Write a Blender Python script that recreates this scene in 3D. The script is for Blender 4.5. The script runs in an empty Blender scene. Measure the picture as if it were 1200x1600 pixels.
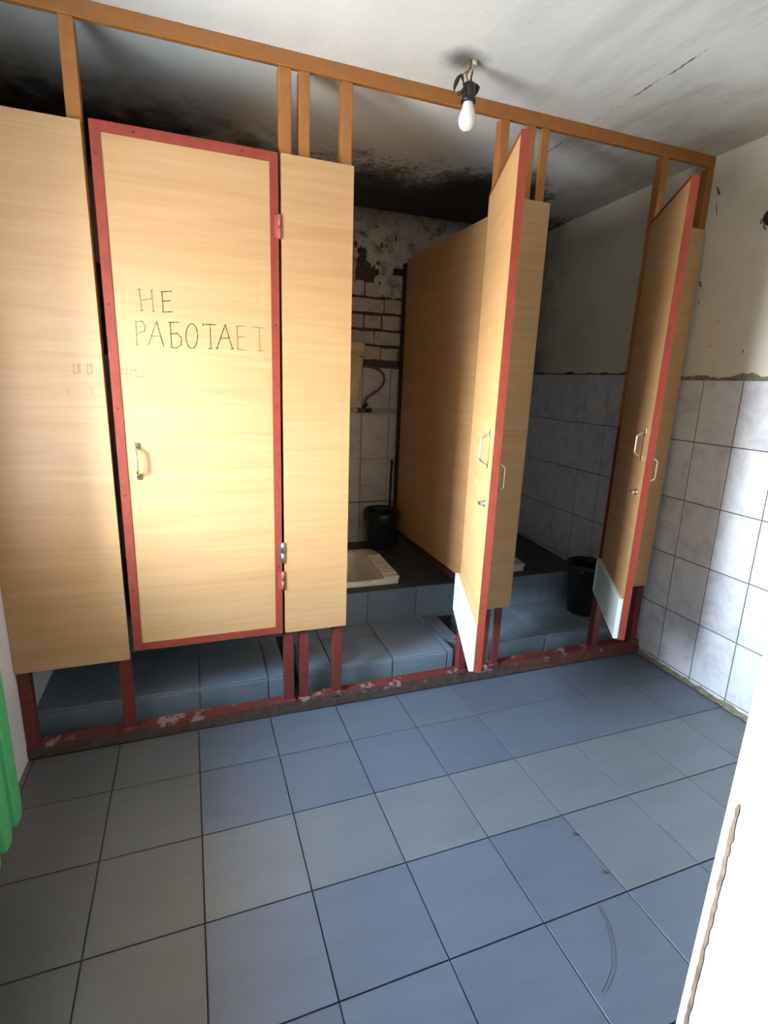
import bpy, bmesh, math, random
from mathutils import Vector, Matrix
random.seed(7)
sc = bpy.context.scene
COL = sc.collection
PI = math.pi

# ------------------------------------------------------------------ camera, daylight, exposure
cam = bpy.data.cameras.new('camera'); co = bpy.data.objects.new('camera', cam); COL.objects.link(co)
cam.sensor_fit = 'HORIZONTAL'; cam.sensor_width = 36.0; cam.lens = 813.80 / 1200 * 36.0
cam.clip_start = 0.02
RR = ((0.94117, -0.33575, 0.03741), (-0.04740, -0.24089, -0.96939), (0.33448, 0.91063, -0.24264))
M = Matrix(((RR[0][0], -RR[1][0], -RR[2][0]), (RR[0][1], -RR[1][1], -RR[2][1]), (RR[0][2], -RR[1][2], -RR[2][2])))
co.matrix_world = Matrix.Translation((0.345, -2.061, 1.4668)) @ M.to_4x4()
sc.camera = co

WY0, WY1, WZ0, WZ1 = -1.24, -0.40, 0.92, 1.93     # window opening in the left wall
world = bpy.data.worlds.new('overcast_sky'); sc.world = world; world.use_nodes = True
nt = world.node_tree; bg = nt.nodes['Background']
tc = nt.nodes.new('ShaderNodeTexCoord'); sx = nt.nodes.new('ShaderNodeSeparateXYZ')
rp = nt.nodes.new('ShaderNodeValToRGB')
rp.color_ramp.elements[0].position = 0.46; rp.color_ramp.elements[0].color = (0.30, 0.29, 0.265, 1)
rp.color_ramp.elements[1].position = 0.85; rp.color_ramp.elements[1].color = (0.50, 0.73, 1.0, 1)
e = rp.color_ramp.elements.new(0.52); e.color = (0.93, 0.97, 1.0, 1)
mr = nt.nodes.new('ShaderNodeMath'); mr.operation = 'MULTIPLY_ADD'; mr.inputs[1].default_value = 0.5; mr.inputs[2].default_value = 0.5
nt.links.new(tc.outputs['Generated'], sx.inputs[0]); nt.links.new(sx.outputs['Z'], mr.inputs[0])
nt.links.new(mr.outputs[0], rp.inputs[0]); nt.links.new(rp.outputs[0], bg.inputs['Color'])
bg.inputs['Strength'].default_value = 146.0
pl = bpy.data.lights.new('window_portal', 'AREA'); pl.shape = 'RECTANGLE'; pl.size = WY1 - WY0; pl.size_y = WZ1 - WZ0
pl.cycles.is_portal = True
po = bpy.data.objects.new('window_portal', pl); COL.objects.link(po)
po.location = (-0.82, (WY0 + WY1) / 2, (WZ0 + WZ1) / 2)
po.rotation_euler = Matrix(((0, 0, -1), (-1, 0, 0), (0, 1, 0))).to_euler()
sc.view_settings.view_transform = 'Standard'; sc.view_settings.look = 'None'
sc.view_settings.exposure = 0.0; sc.view_settings.gamma = 1.0
sc.view_settings.use_curve_mapping = False
sc.cycles.max_bounces = 10; sc.cycles.diffuse_bounces = 7; sc.cycles.use_denoising = True
sc.cycles.sample_clamp_indirect = 8.0

# ------------------------------------------------------------------ node helpers / materials
class NT:
    def __init__(s, name, rough=0.5, spec=0.5, metal=0.0):
        s.m = bpy.data.materials.new(name); s.m.use_nodes = True
        s.t = s.m.node_tree; s.b = s.t.nodes['Principled BSDF']
        s.b.inputs['Roughness'].default_value = rough; s.b.inputs['Metallic'].default_value = metal
        s.b.inputs['Specular IOR Level'].default_value = spec
        s.tc = s.t.nodes.new('ShaderNodeTexCoord')
        s.geo = s.t.nodes.new('ShaderNodeNewGeometry')
    def n(s, typ, **kw):
        x = s.t.nodes.new(typ)
        for k, v in kw.items(): setattr(x, k, v)
        return x
    def l(s, a, b): s.t.links.new(a, b)
    def mapped(s, scale=(1, 1, 1), src='Object', rot=(0, 0, 0)):
        mp = s.n('ShaderNodeMapping'); mp.inputs['Scale'].default_value = scale; mp.inputs['Rotation'].default_value = rot
        s.l(s.geo.outputs['Position'] if src == 'World' else s.tc.outputs[src], mp.inputs[0]); return mp.outputs[0]
    def noise(s, scale, detail=4, rough=0.55, vec=None, dist=0.0):
        x = s.n('ShaderNodeTexNoise'); x.inputs['Scale'].default_value = scale; x.inputs['Detail'].default_value = detail
        x.inputs['Roughness'].default_value = rough; x.inputs['Distortion'].default_value = dist
        s.l(vec if vec is not None else s.tc.outputs['Object'], x.inputs['Vector']); return x.outputs['Fac']
    def ramp(s, fac, stops, interp='LINEAR'):
        r = s.n('ShaderNodeValToRGB'); r.color_ramp.interpolation = interp
        els = r.color_ramp.elements
        while len(els) < len(stops): els.new(0.5)
        for el, (p, c) in zip(els, stops):
            el.position = p; el.color = (c, c, c, 1) if isinstance(c, (int, float)) else (*c, 1)
        s.l(fac, r.inputs[0]); return r.outputs[0]
    def mix(s, fac, a, b, blend='MIX'):
        x = s.n('ShaderNodeMix', data_type='RGBA', blend_type=blend)
        for sock, v in ((x.inputs[0], fac), (x.inputs[6], a), (x.inputs[7], b)):
            if hasattr(v, 'is_linked') or hasattr(v, 'links'): s.l(v, sock)
            elif isinstance(v, (int, float)): sock.default_value = v
            else: sock.default_value = (*v, 1)
        return x.outputs[2]
    def math(s, op, a, b=None, c=None):
        x = s.n('ShaderNodeMath', operation=op)
        for i, v in enumerate((a, b, c)):
            if v is None: continue
            if isinstance(v, (int, float)): x.inputs[i].default_value = v
            else: s.l(v, x.inputs[i])
        return x.outputs[0]
    def xyz(s, src='World'):
        x = s.n('ShaderNodeSeparateXYZ'); s.l(s.geo.outputs['Position'] if src == 'World' else s.tc.outputs[src], x.inputs[0]); return x.outputs
    def smooth(s, v, a, b):
        x = s.n('ShaderNodeMapRange', interpolation_type='SMOOTHSTEP'); x.inputs[1].default_value = a; x.inputs[2].default_value = b
        s.l(v, x.inputs[0]); return x.outputs[0]
    def color(s, c):
        if isinstance(c, tuple): s.b.inputs['Base Color'].default_value = (*c, 1)
        else: s.l(c, s.b.inputs['Base Color'])
        return s
    def bump(s, h, strength=0.3, dist=0.01):
        x = s.n('ShaderNodeBump'); x.inputs['Strength'].default_value = strength; x.inputs['Distance'].default_value = dist
        s.l(h, x.inputs['Height']); s.l(x.outputs[0], s.b.inputs['Normal']); return s

def m_plain(name, c, rough=0.5, metal=0.0, spec=0.5, var=0.12, scale=30):
    k = NT(name, rough, spec, metal)
    f = k.noise(scale, 4)
    k.color(k.mix(k.ramp(f, [(0.3, 0.0), (0.7, 1.0)]), tuple(x * (1 - var) for x in c), tuple(min(1, x * (1 + var)) for x in c)))
    return k.m

def m_wood():
    k = NT('beech_laminate', 0.58, 1.0)
    v1 = k.mapped((1.6, 1.6, 46)); v2 = k.mapped((0.9, 0.9, 13)); v3 = k.mapped((14, 14, 220))
    a = k.noise(1.0, 5, 0.6, v1, 0.6); b = k.noise(1.0, 3, 0.5, v2, 1.2); c = k.noise(1.0, 2, 0.6, v3)
    base = k.mix(k.ramp(a, [(0.32, 0.0), (0.68, 1.0)]), (0.445, 0.250, 0.094), (0.505, 0.302, 0.127))
    base = k.mix(k.math('MULTIPLY', k.ramp(b, [(0.45, 0.0), (0.75, 1.0)]), 0.55), base, (0.395, 0.205, 0.068))
    base = k.mix(k.math('MULTIPLY', k.ramp(c, [(0.5, 0.0), (0.8, 1.0)]), 0.18), base, (0.36, 0.17, 0.05))
    k.color(base); return k.m

def m_paint(name, c, worn, wear=0.62, dark=None, rough=0.42, spec=0.5):
    k = NT(name, rough, spec)
    f = k.noise(9, 6, 0.65); g = k.noise(40, 4, 0.6)
    base = k.mix(k.ramp(g, [(0.3, 0.0), (0.7, 1.0)]), tuple(x * .88 for x in c), tuple(x * 1.1 for x in c))
    base = k.mix(k.ramp(k.math('ADD', k.math('MULTIPLY', f, 0.75), k.math('MULTIPLY', g, 0.25)), [(wear, 0.0), (wear + 0.03, 1.0)]), base, worn)
    k.color(base); k.bump(g, 0.15, 0.003); return k.m

def m_post():
    # orange-brown enamel on the upper half, oxide red below the panels
    k = NT('two_tone_enamel', 0.42, 0.5)
    z = k.xyz('Object')[2]; g = k.noise(35, 4)
    up = k.mix(k.ramp(g, [(0.3, 0.0), (0.7, 1.0)]), (0.285, 0.105, 0.020), (0.345, 0.133, 0.028))
    lo = k.mix(k.ramp(g, [(0.3, 0.0), (0.7, 1.0)]), (0.120, 0.020, 0.015), (0.165, 0.028, 0.021))
    f = k.noise(14, 6, 0.7)
    lo = k.mix(k.ramp(f, [(0.66, 0.0), (0.69, 1.0)]), lo, (0.09, 0.075, 0.08))
    k.color(k.mix(k.smooth(z, 1.29, 1.31), lo, up)); k.bump(g, 0.12, 0.003); return k.m

def m_rail():
    k = NT('worn_oxide_red_rail', 0.6, 0.4)
    z = k.xyz('Object')
    f = k.noise(7, 6, 0.7); g = k.noise(30, 5, 0.7)
    lo = k.mix(k.ramp(g, [(0.3, 0.0), (0.7, 1.0)]), (0.105, 0.018, 0.015), (0.16, 0.034, 0.028))
    grime = k.mix(k.ramp(g, [(0.35, 0.0), (0.7, 1.0)]), (0.045, 0.030, 0.024), (0.10, 0.068, 0.05))
    # foot dirt ground into the lower front face, heaviest around the middle of the rail
    h = k.math('ADD', k.math('SUBTRACT', z[2], k.math('MULTIPLY', z[0], 0.010)), k.math('MULTIPLY', k.math('SUBTRACT', f, 0.5), 0.09))
    fr = k.math('SUBTRACT', 1.0, k.smooth(h, 0.040, 0.054))
    fr = k.math('MULTIPLY', fr, k.math('MULTIPLY_ADD', k.smooth(k.math('ADD', z[0], k.math('MULTIPLY', f, 0.5)), 2.0, 2.5), -0.75, 1.0))
    base = k.mix(fr, lo, grime)
    cem = k.math('MULTIPLY', k.ramp(k.noise(11, 5, 0.75), [(0.56, 0.0), (0.6, 1.0)]), k.smooth(z[2], 0.040, 0.052))
    base = k.mix(k.math('MULTIPLY', cem, 0.6), base, (0.40, 0.36, 0.36))
    k.color(base); k.bump(g, 0.4, 0.004); return k.m

def m_tile(name, vein, rough, bumpy=0.0, streak=(1, 1, 1), veincol=(0.5, 0.5, 0.5), amount=0.5, lo=0.45, hi=0.75, scale=3.0):
    k = NT(name, rough, 0.5)
    oi = k.n('ShaderNodeObjectInfo')
    off = k.n('ShaderNodeVectorMath', operation='ADD'); mul = k.n('ShaderNodeVectorMath', operation='SCALE')
    comb = k.n('ShaderNodeCombineXYZ'); k.l(oi.outputs['Random'], comb.inputs[0]); k.l(oi.outputs['Random'], comb.inputs[1])
    k.l(comb.outputs[0], mul.inputs[0]); mul.inputs['Scale'].default_value = 37.0
    k.l(k.mapped(streak), off.inputs[0]); k.l(mul.outputs[0], off.inputs[1])
    f = k.noise(scale, 5, 0.6, off.outputs[0], 0.7)
    g = k.noise(60, 3, 0.6, off.outputs[0])
    base = k.mix(k.math('MULTIPLY', k.ramp(f, [(lo, 0.0), (hi, 1.0)]), amount), oi.outputs['Color'], veincol, 'MULTIPLY')
    base = k.mix(k.math('MULTIPLY', k.ramp(g, [(0.4, 0.0), (0.7, 1.0)]), 0.10), base, (0.3, 0.3, 0.3), 'MULTIPLY')
    k.color(base)
    if bumpy: k.bump(g, bumpy, 0.002)
    return k.m

def m_ceiling():
    k = NT('whitewashed_ceiling_mould_and_shade', 0.9, 0.2)
    p = k.xyz()
    n1 = k.noise(2.2, 6, 0.62, k.geo.outputs['Position']); n2 = k.noise(11, 6, 0.7, k.geo.outputs['Position'])
    n3 = k.noise(1.0, 5, 0.6, k.mapped((5.0, 1.3, 5), 'World', (0, 0, 0.5)))
    base = k.mix(k.ramp(n1, [(0.3, 0.0), (0.7, 1.0)]), (0.72, 0.75, 0.75), (0.79, 0.82, 0.82))
    # wiping smears, heavier towards the right wall
    sm = k.math('MULTIPLY', k.ramp(n3, [(0.44, 0.0), (0.68, 1.0)]), k.math('MULTIPLY_ADD', k.smooth(p[0], 1.0, 2.5), 0.72, 0.06))
    base = k.mix(sm, base, (0.30, 0.28, 0.24))
    yel = k.math('MULTIPLY', k.smooth(p[0], 1.9, 2.7), 0.55)
    base = k.mix(yel, base, (0.52, 0.48, 0.39))
    bl = k.math('MULTIPLY', k.ramp(n1, [(0.50, 0.0), (0.68, 1.0)]), k.math('MULTIPLY', k.smooth(p[0], 1.5, 2.5), 0.5))
    base = k.mix(bl, base, (0.30, 0.27, 0.225))
    # soot ring round the lamp
    dx = k.math('SUBTRACT', p[0], 1.262); dy = k.math('SUBTRACT', p[1], -0.185)
    d = k.math('SQRT', k.math('ADD', k.math('MULTIPLY', dx, dx), k.math('MULTIPLY', k.math('MULTIPLY', dy, dy), 1.5)))
    soot = k.math('SUBTRACT', 1.0, k.smooth(k.math('ADD', d, k.math('MULTIPLY', k.math('SUBTRACT', n2, 0.5), 0.06)), 0.015, 0.115))
    base = k.mix(k.math('MULTIPLY', soot, 0.85), base, (0.06, 0.055, 0.05))
    # slab joint crack
    cx = k.math('ABSOLUTE', k.math('SUBTRACT', k.math('ADD', p[0], k.math('MULTIPLY', k.math('SUBTRACT', n2, 0.5), 0.035)), 1.937))
    cr = k.math('SUBTRACT', 1.0, k.smooth(cx, 0.0015, 0.005))
    cr = k.math('MULTIPLY', cr, k.ramp(k.noise(6, 4, 0.7, k.geo.outputs['Position']), [(0.46, 0.0), (0.56, 1.0)]))
    base = k.mix(k.math('MULTIPLY', cr, 0.9), base, (0.08, 0.075, 0.07))
    # mouldy black creeping forward from the back; shade painted in over left stall
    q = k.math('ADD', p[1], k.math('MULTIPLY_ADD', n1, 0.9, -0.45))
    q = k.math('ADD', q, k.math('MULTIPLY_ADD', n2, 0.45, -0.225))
    q = k.math('ADD', q, k.math('MULTIPLY', k.math('SUBTRACT', 1.0, k.smooth(p[0], 0.25, 1.0)), 0.30))  # left stall: shade and soot painted together as one smooth dark
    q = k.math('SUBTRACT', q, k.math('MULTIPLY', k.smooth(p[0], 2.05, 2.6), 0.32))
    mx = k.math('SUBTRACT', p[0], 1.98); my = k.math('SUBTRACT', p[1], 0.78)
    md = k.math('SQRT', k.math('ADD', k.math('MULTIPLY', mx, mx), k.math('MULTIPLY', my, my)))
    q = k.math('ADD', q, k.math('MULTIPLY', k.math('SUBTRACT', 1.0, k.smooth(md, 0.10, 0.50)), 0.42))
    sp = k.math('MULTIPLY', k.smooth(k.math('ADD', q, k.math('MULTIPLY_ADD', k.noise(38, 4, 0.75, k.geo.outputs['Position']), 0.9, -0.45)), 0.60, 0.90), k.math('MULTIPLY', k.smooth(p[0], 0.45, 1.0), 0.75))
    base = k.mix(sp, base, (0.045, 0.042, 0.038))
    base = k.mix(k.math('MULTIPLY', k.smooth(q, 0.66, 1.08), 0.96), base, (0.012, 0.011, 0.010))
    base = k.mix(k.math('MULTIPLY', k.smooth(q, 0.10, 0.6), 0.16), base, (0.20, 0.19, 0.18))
    k.color(base); k.bump(n2, 0.35, 0.006); return k.m

def m_plaster(name, c1, c2, stain=0.35, mould_and_dark=0.0, scale=3.0, rough=0.85, my=(0.8, 1.4), mz=None):
    k = NT(name, rough, 0.25)
    p = k.xyz()
    n1 = k.noise(scale, 6, 0.6, k.geo.outputs['Position']); n2 = k.noise(14, 6, 0.7, k.geo.outputs['Position'])
    base = k.mix(k.ramp(n1, [(0.3, 0.0), (0.7, 1.0)]), c1, c2)
    base = k.mix(k.math('MULTIPLY', k.ramp(n2, [(0.5, 0.0), (0.72, 1.0)]), stain), base, tuple(x * 0.45 for x in c1))
    if mould_and_dark:
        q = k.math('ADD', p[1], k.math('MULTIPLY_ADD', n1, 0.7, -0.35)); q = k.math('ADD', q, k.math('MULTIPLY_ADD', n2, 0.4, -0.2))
        mf = k.math('MULTIPLY', k.smooth(q, *my), mould_and_dark)
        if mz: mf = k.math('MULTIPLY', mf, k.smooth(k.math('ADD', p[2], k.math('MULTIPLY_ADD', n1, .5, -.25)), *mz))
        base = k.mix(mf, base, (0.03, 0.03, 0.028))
    k.color(base); k.bump(n2, 0.3, 0.006); return k.m

def m_backplaster():
    k = NT('sooty_back_wall_plaster', 0.9, 0.2)
    p = k.xyz(); P = k.geo.outputs['Position']
    n1 = k.noise(3.0, 6, 0.65, P); n2 = k.noise(16, 6, 0.7, P)
    base = k.mix(k.ramp(n1, [(0.3, 0.0), (0.7, 1.0)]), (0.42, 0.375, 0.32), (0.62, 0.57, 0.50))
    base = k.mix(k.math('MULTIPLY', k.ramp(n2, [(0.50, 0.0), (0.66, 1.0)]), 0.75), base, (0.05, 0.042, 0.036))
    top = k.smooth(k.math('ADD', p[2], k.math('MULTIPLY_ADD', n1, 0.3, -0.15)), 2.36, 2.54)
    base = k.mix(k.math('MULTIPLY', top, 0.75), base, (0.03, 0.027, 0.024))
    k.color(base); k.bump(n2, 0.6, 0.01); return k.m

def m_brick():
    k = NT('whitewashed_silicate_brick', 0.9, 0.2)
    oi = k.n('ShaderNodeObjectInfo'); P = k.geo.outputs['Position']
    n = k.noise(9, 6, 0.7, P); n2 = k.noise(40, 5, 0.7, P)
    base = k.mix(k.ramp(n, [(0.35, 0.0), (0.7, 1.0)]), (0.40, 0.355, 0.30), (0.58, 0.53, 0.46))
    base = k.mix(k.math('MULTIPLY', k.ramp(n2, [(0.55, 0.0), (0.68, 1.0)]), 0.6), base, (0.07, 0.06, 0.05))
    k.color(base); k.bump(n2, 0.4, 0.004); return k.m

def m_ceramic(name, c, dirt=0.35):
    k = NT(name, 0.18, 0.5)
    n = k.noise(7, 5, 0.65)
    k.color(k.mix(k.math('MULTIPLY', k.ramp(n, [(0.45, 0.0), (0.75, 1.0)]), dirt), c, (0.38, 0.33, 0.25))); return k.m

def m_pencil(name, c, alpha):
    k = NT(name, 0.8, 0.1)
    k.color(c)
    n = k.noise(160, 4, 0.7)
    k.l(k.math('MULTIPLY', k.ramp(n, [(0.30, 0.35), (0.55, 1.0)]), alpha), k.b.inputs['Alpha']); return k.m

WOOD = m_wood()
POST = m_post(); RAIL = m_rail()
ORANGE = m_paint('orange_brown_enamel', (0.305, 0.115, 0.023), (0.16, 0.07, 0.02), 0.70)
RED = m_paint('oxide_red_enamel', (0.235, 0.042, 0.024), (0.19, 0.033, 0.022), 0.64, rough=0.55, spec=0.22)
REDHINGE = m_paint('red_painted_hinge', (0.30, 0.07, 0.055), (0.5, 0.33, 0.28), 0.66)
FLOORT = m_tile('grey_blue_floor_tile', 0, 0.34, 0.05, (1, 5, 1), (0.80, 0.80, 0.80), 0.55, 0.42, 0.72, 2.5)
STEPT = m_tile('grey_blue_step_tile', 0, 0.42, 0.05, (1, 1, 1), (0.5, 0.47, 0.43), 0.6, 0.5, 0.8, 4)
PLATT = m_tile('dirty_dark_platform_tile', 0, 0.5, 0.1, (1, 1, 1), (0.42, 0.38, 0.33), 0.8, 0.35, 0.7, 5)
WALLT = m_tile('marbled_white_wall_tile', 0, 0.16, 0.0, (1, 2.2, 2.2), (0.66, 0.65, 0.69), 0.75, 0.46, 0.72, 4.5)
SGROUT = m_plain('pale_step_grout', (0.22, 0.25, 0.26), 0.95, spec=0.1, var=0.4)
GROUT = m_plain('dark_grout', (0.058, 0.062, 0.068), 0.95, spec=0.1, var=0.3)
GROUTW = m_plain('grey_wall_grout', (0.075, 0.075, 0.08), 0.95, spec=0.1, var=0.3)
MORTAR = m_plain('olive_mortar', (0.20, 0.185, 0.14), 0.95, spec=0.1, var=0.35, scale=40)
DMORTAR = m_plain('sooty_mortar', (0.085, 0.068, 0.055), 0.95, spec=0.1, var=0.4, scale=40)
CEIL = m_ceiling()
WALLR = m_plaster('cream_plaster_right', (0.66, 0.63, 0.545), (0.73, 0.70, 0.62), 0.12, 0.7, my=(0.95, 1.45))
WALLL = m_plaster('white_plaster_left', (0.70, 0.69, 0.70), (0.77, 0.76, 0.77), 0.12, 0.97, my=(0.05, 0.5), mz=(1.2, 2.0))  # upper part behind the partition goes near black
JAMB = m_plaster('white_painted_wall', (0.80, 0.80, 0.77), (0.85, 0.85, 0.82), 0.05)
FRONTP = m_plaster('pale_painted_front_wall', (0.50, 0.50, 0.475), (0.56, 0.56, 0.53), 0.04)
DIM = m_plain('dark_corridor_paint', (0.10, 0.12, 0.11), 0.8)
CHIP = m_plaster('chipped_paint_edge', (0.11, 0.065, 0.04), (0.26, 0.20, 0.15), 0.4, 0, 20)
BACKP = m_backplaster(); BRICK = m_brick()
VALVE = m_plain('tarnished_dark_steel', (0.10, 0.09, 0.08), 0.35, 1.0, var=0.5, scale=60)
CHROME = m_plain('brushed_steel', (0.62, 0.61, 0.57), 0.28, 1.0)
BRASS = m_plain('pale_brass', (0.72, 0.62, 0.42), 0.26, 1.0)
DARKP = m_plain('shade_darkened_brown_paint', (0.022, 0.012, 0.009), 0.6)  # dark brown, with the deep shade of the back corner put into the colour
BLACK = m_plain('black_plastic', (0.012, 0.012, 0.014), 0.4)
BAG = m_plain('black_bin_liner', (0.010, 0.010, 0.011), 0.32)
TEAL = m_plain('dark_teal_plastic', (0.020, 0.032, 0.036), 0.42)
CERAMIC = m_ceramic('grubby_white_ceramic', (0.70, 0.68, 0.62), 0.4)
CREAM = m_plain('yellowed_cream_plastic', (0.60, 0.49, 0.26), 0.4, var=0.05)
WHITEP = m_plain('white_plastic', (0.62, 0.71, 0.66), 0.4, var=0.03)
PIPE = m_plain('cream_painted_pipe', (0.50, 0.46, 0.37), 0.45)
RUBBER = m_plain('braided_grey_brown_hose', (0.09, 0.065, 0.055), 0.5, scale=150, var=0.4)
GREEN = m_plain('green_radiator_enamel', (0.10, 0.50, 0.20), 0.35, var=0.06)
OPAL = m_plain('opal_bulb_glass', (0.84, 0.84, 0.86), 0.12, var=0.01)
WIRE = m_plain('dusty_tan_wire', (0.24, 0.15, 0.06), 0.7, var=0.3)
BWIRE = m_plain('scorched_black_wire', (0.022, 0.020, 0.018), 0.7, var=0.3)
PENCIL = m_pencil('dark_pencil', (0.03, 0.020, 0.014), 0.92)
PENCILF = m_pencil('faint_pencil', (0.04, 0.030, 0.020), 0.55)
GHOST = m_pencil('rubbed_out_pencil', (0.24, 0.15, 0.07), 0.26)
RUST = m_plain('brown_speck', (0.09, 0.05, 0.025), 0.9)
HAIR = m_plain('dark_hair', (0.03, 0.025, 0.022), 0.5)
DGLASS = NT('window_glass', 0.02, 0.5)
tr = DGLASS.n('ShaderNodeBsdfTransparent'); mxs = DGLASS.n('ShaderNodeMixShader'); mxs.inputs[0].default_value = 0.08
DGLASS.b.inputs['Base Color'].default_value = (0.8, 0.85, 0.85, 1)
DGLASS.l(tr.outputs[0], mxs.inputs[1]); DGLASS.l(DGLASS.b.outputs[0], mxs.inputs[2])
DGLASS.l(mxs.outputs[0], DGLASS.t.nodes['Material Output'].inputs['Surface'])

# ------------------------------------------------------------------ mesh helpers
class MB:
    def __init__(s): s.bm = bmesh.new()
    def box(s, a, b, bev=0.0, seg=1):
        (x0, y0, z0), (x1, y1, z1) = a, b
        v = [s.bm.verts.new(p) for p in ((x0, y0, z0), (x1, y0, z0), (x1, y1, z0), (x0, y1, z0), (x0, y0, z1), (x1, y0, z1), (x1, y1, z1), (x0, y1, z1))]
        fs = [s.bm.faces.new([v[i] for i in q]) for q in ((3, 2, 1, 0), (4, 5, 6, 7), (0, 1, 5, 4), (1, 2, 6, 5), (2, 3, 7, 6), (3, 0, 4, 7))]
        if bev:
            es = list({e for f in fs for e in f.edges})
            bmesh.ops.bevel(s.bm, geom=es, offset=bev, segments=seg, affect='EDGES', profile=0.5)
        return s
    def hexa(s, pts):
        v = [s.bm.verts.new(p) for p in pts]
        for q in ((3, 2, 1, 0), (4, 5, 6, 7), (0, 1, 5, 4), (1, 2, 6, 5), (2, 3, 7, 6), (3, 0, 4, 7)): s.bm.faces.new([v[i] for i in q])
        return s
    def prism(s, outline, axis, a, b):
        def P(u, w, t): return {'x': (t, u, w), 'y': (u, t, w), 'z': (u, w, t)}[axis]
        lo = [s.bm.verts.new(P(u, w, a)) for u, w in outline]; hi = [s.bm.verts.new(P(u, w, b)) for u, w in outline]
        n = len(outline)
        for i in range(n): s.bm.faces.new((lo[i], lo[(i + 1) % n], hi[(i + 1) % n], hi[i]))
        s.bm.faces.new(lo[::-1]); s.bm.faces.new(hi); return s
    def tube(s, path, r, n=10, cap=True, smooth=True):
        path = [Vector(p) for p in path]; rs = r if isinstance(r, (list, tuple)) else [r] * len(path)
        rings = []; up = None
        for i, p in enumerate(path):
            t = (path[min(i + 1, len(path) - 1)] - path[max(i - 1, 0)]).normalized()
            if up is None: up = Vector((0, 0, 1)) if abs(t.z) < 0.9 else Vector((1, 0, 0))
            a = t.cross(up).normalized(); b = a.cross(t).normalized(); up = b
            rings.append([s.bm.verts.new(p + (a * math.cos(q) + b * math.sin(q)) * rs[i]) for q in (2 * PI * j / n for j in range(n))])
        for A, B in zip(rings, rings[1:]):
            for j in range(n):
                f = s.bm.faces.new((A[j], A[(j + 1) % n], B[(j + 1) % n], B[j])); f.smooth = smooth
        if cap: s.bm.faces.new(rings[0][::-1]); s.bm.faces.new(rings[-1])
        return s
    def lathe(s, prof, c=(0, 0, 0), n=32, capb=False, capt=False):
        rings = [[s.bm.verts.new((c[0] + r * math.cos(2 * PI * j / n), c[1] + r * math.sin(2 * PI * j / n), c[2] + z)) for j in range(n)] for r, z in prof]
        for A, B in zip(rings, rings[1:]):
            for j in range(n):
                f = s.bm.faces.new((A[j], A[(j + 1) % n], B[(j + 1) % n], B[j])); f.smooth = True
        if capb: s.bm.faces.new(rings[0][::-1])
        if capt: s.bm.faces.new(rings[-1])
        return s
    def loft(s, rings, cap0=False, cap1=False, smooth=True):
        R = [[s.bm.verts.new(p) for p in r] for r in rings]; n = len(R[0])
        for A, B in zip(R, R[1:]):
            for j in range(n):
                f = s.bm.faces.new((A[j], A[(j + 1) % n], B[(j + 1) % n], B[j])); f.smooth = smooth
        if cap0: s.bm.faces.new(R[0][::-1])
        if cap1: s.bm.faces.new(R[-1])
        return s

def obj(name, mb, mat, parent=None, loc=(0, 0, 0), fix=True):
    me = bpy.data.meshes.new(name)
    if fix: bmesh.ops.recalc_face_normals(mb.bm, faces=mb.bm.faces[:])
    mb.bm.to_mesh(me); mb.bm.free()
    me.materials.append(mat)
    o = bpy.data.objects.new(name, me); COL.objects.link(o); o.location = loc
    if parent: o.parent = parent
    return o
def tag(o, label=None, cat=None, group=None, kind=None):
    if label: o['label'] = label
    if cat: o['category'] = cat
    if group: o['group'] = group
    if kind: o['kind'] = kind
    return o
def empty(name, loc=(0, 0, 0), rz=0.0):
    o = bpy.data.objects.new(name, None); COL.objects.link(o); o.location = loc; o.rotation_euler = (0, 0, rz); o.empty_display_size = 0.1
    return o
def struct(name, mb, mat, loc=(0, 0, 0)):
    o = obj(name, mb, mat, None, loc); o['kind'] = 'structure'; return o

_tile = {}
def tile(name, parent, mat, plane, u0, u1, w0, w1, t, color, gap=0.002, lift=0.0):
    """one bevelled ceramic tile; plane 'z' lies flat, 'y' faces -y, 'x' faces -x; alike sizes share a mesh"""
    u0 += gap; u1 -= gap; w0 += gap; w1 -= gap
    a, b = round(u1 - u0, 4), round(w1 - w0, 4)
    if a < 0.008 or b < 0.008: return
    key = (mat.name, plane, a, b, t)
    if key not in _tile:
        mb = MB(); bv = min(0.0007 if mat is FLOORT else 0.0018, a / 5, b / 5)
        def P(u, w, h): return {'z': (u, w, h), 'y': (u, -h, w), 'x': (-h, u, w)}[plane]
        pts = [P(-a / 2, -b / 2, 0), P(a / 2, -b / 2, 0), P(a / 2, b / 2, 0), P(-a / 2, b / 2, 0)]
        mid = [P(-a / 2, -b / 2, t - bv), P(a / 2, -b / 2, t - bv), P(a / 2, b / 2, t - bv), P(-a / 2, b / 2, t - bv)]
        top = [P(-a / 2 + bv, -b / 2 + bv, t), P(a / 2 - bv, -b / 2 + bv, t), P(a / 2 - bv, b / 2 - bv, t), P(-a / 2 + bv, b / 2 - bv, t)]
        mb.loft([pts, mid, top], True, True, False)
        bmesh.ops.recalc_face_normals(mb.bm, faces=mb.bm.faces[:])
        me = bpy.data.meshes.new(name); mb.bm.to_mesh(me); mb.bm.free(); me.materials.append(mat); _tile[key] = me
    o = bpy.data.objects.new(name, _tile[key]); COL.objects.link(o); o.parent = parent
    cu, cw = (u0 + u1) / 2, (w0 + w1) / 2
    o.location = {'z': (cu, cw, lift), 'y': (cu, -lift, cw), 'x': (-lift, cu, cw)}[plane]
    o.color = (*color, 1); return o
def vary(c, a=0.05):
    k = 1 + random.uniform(-a, a); return tuple(x * k for x in c)
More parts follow.
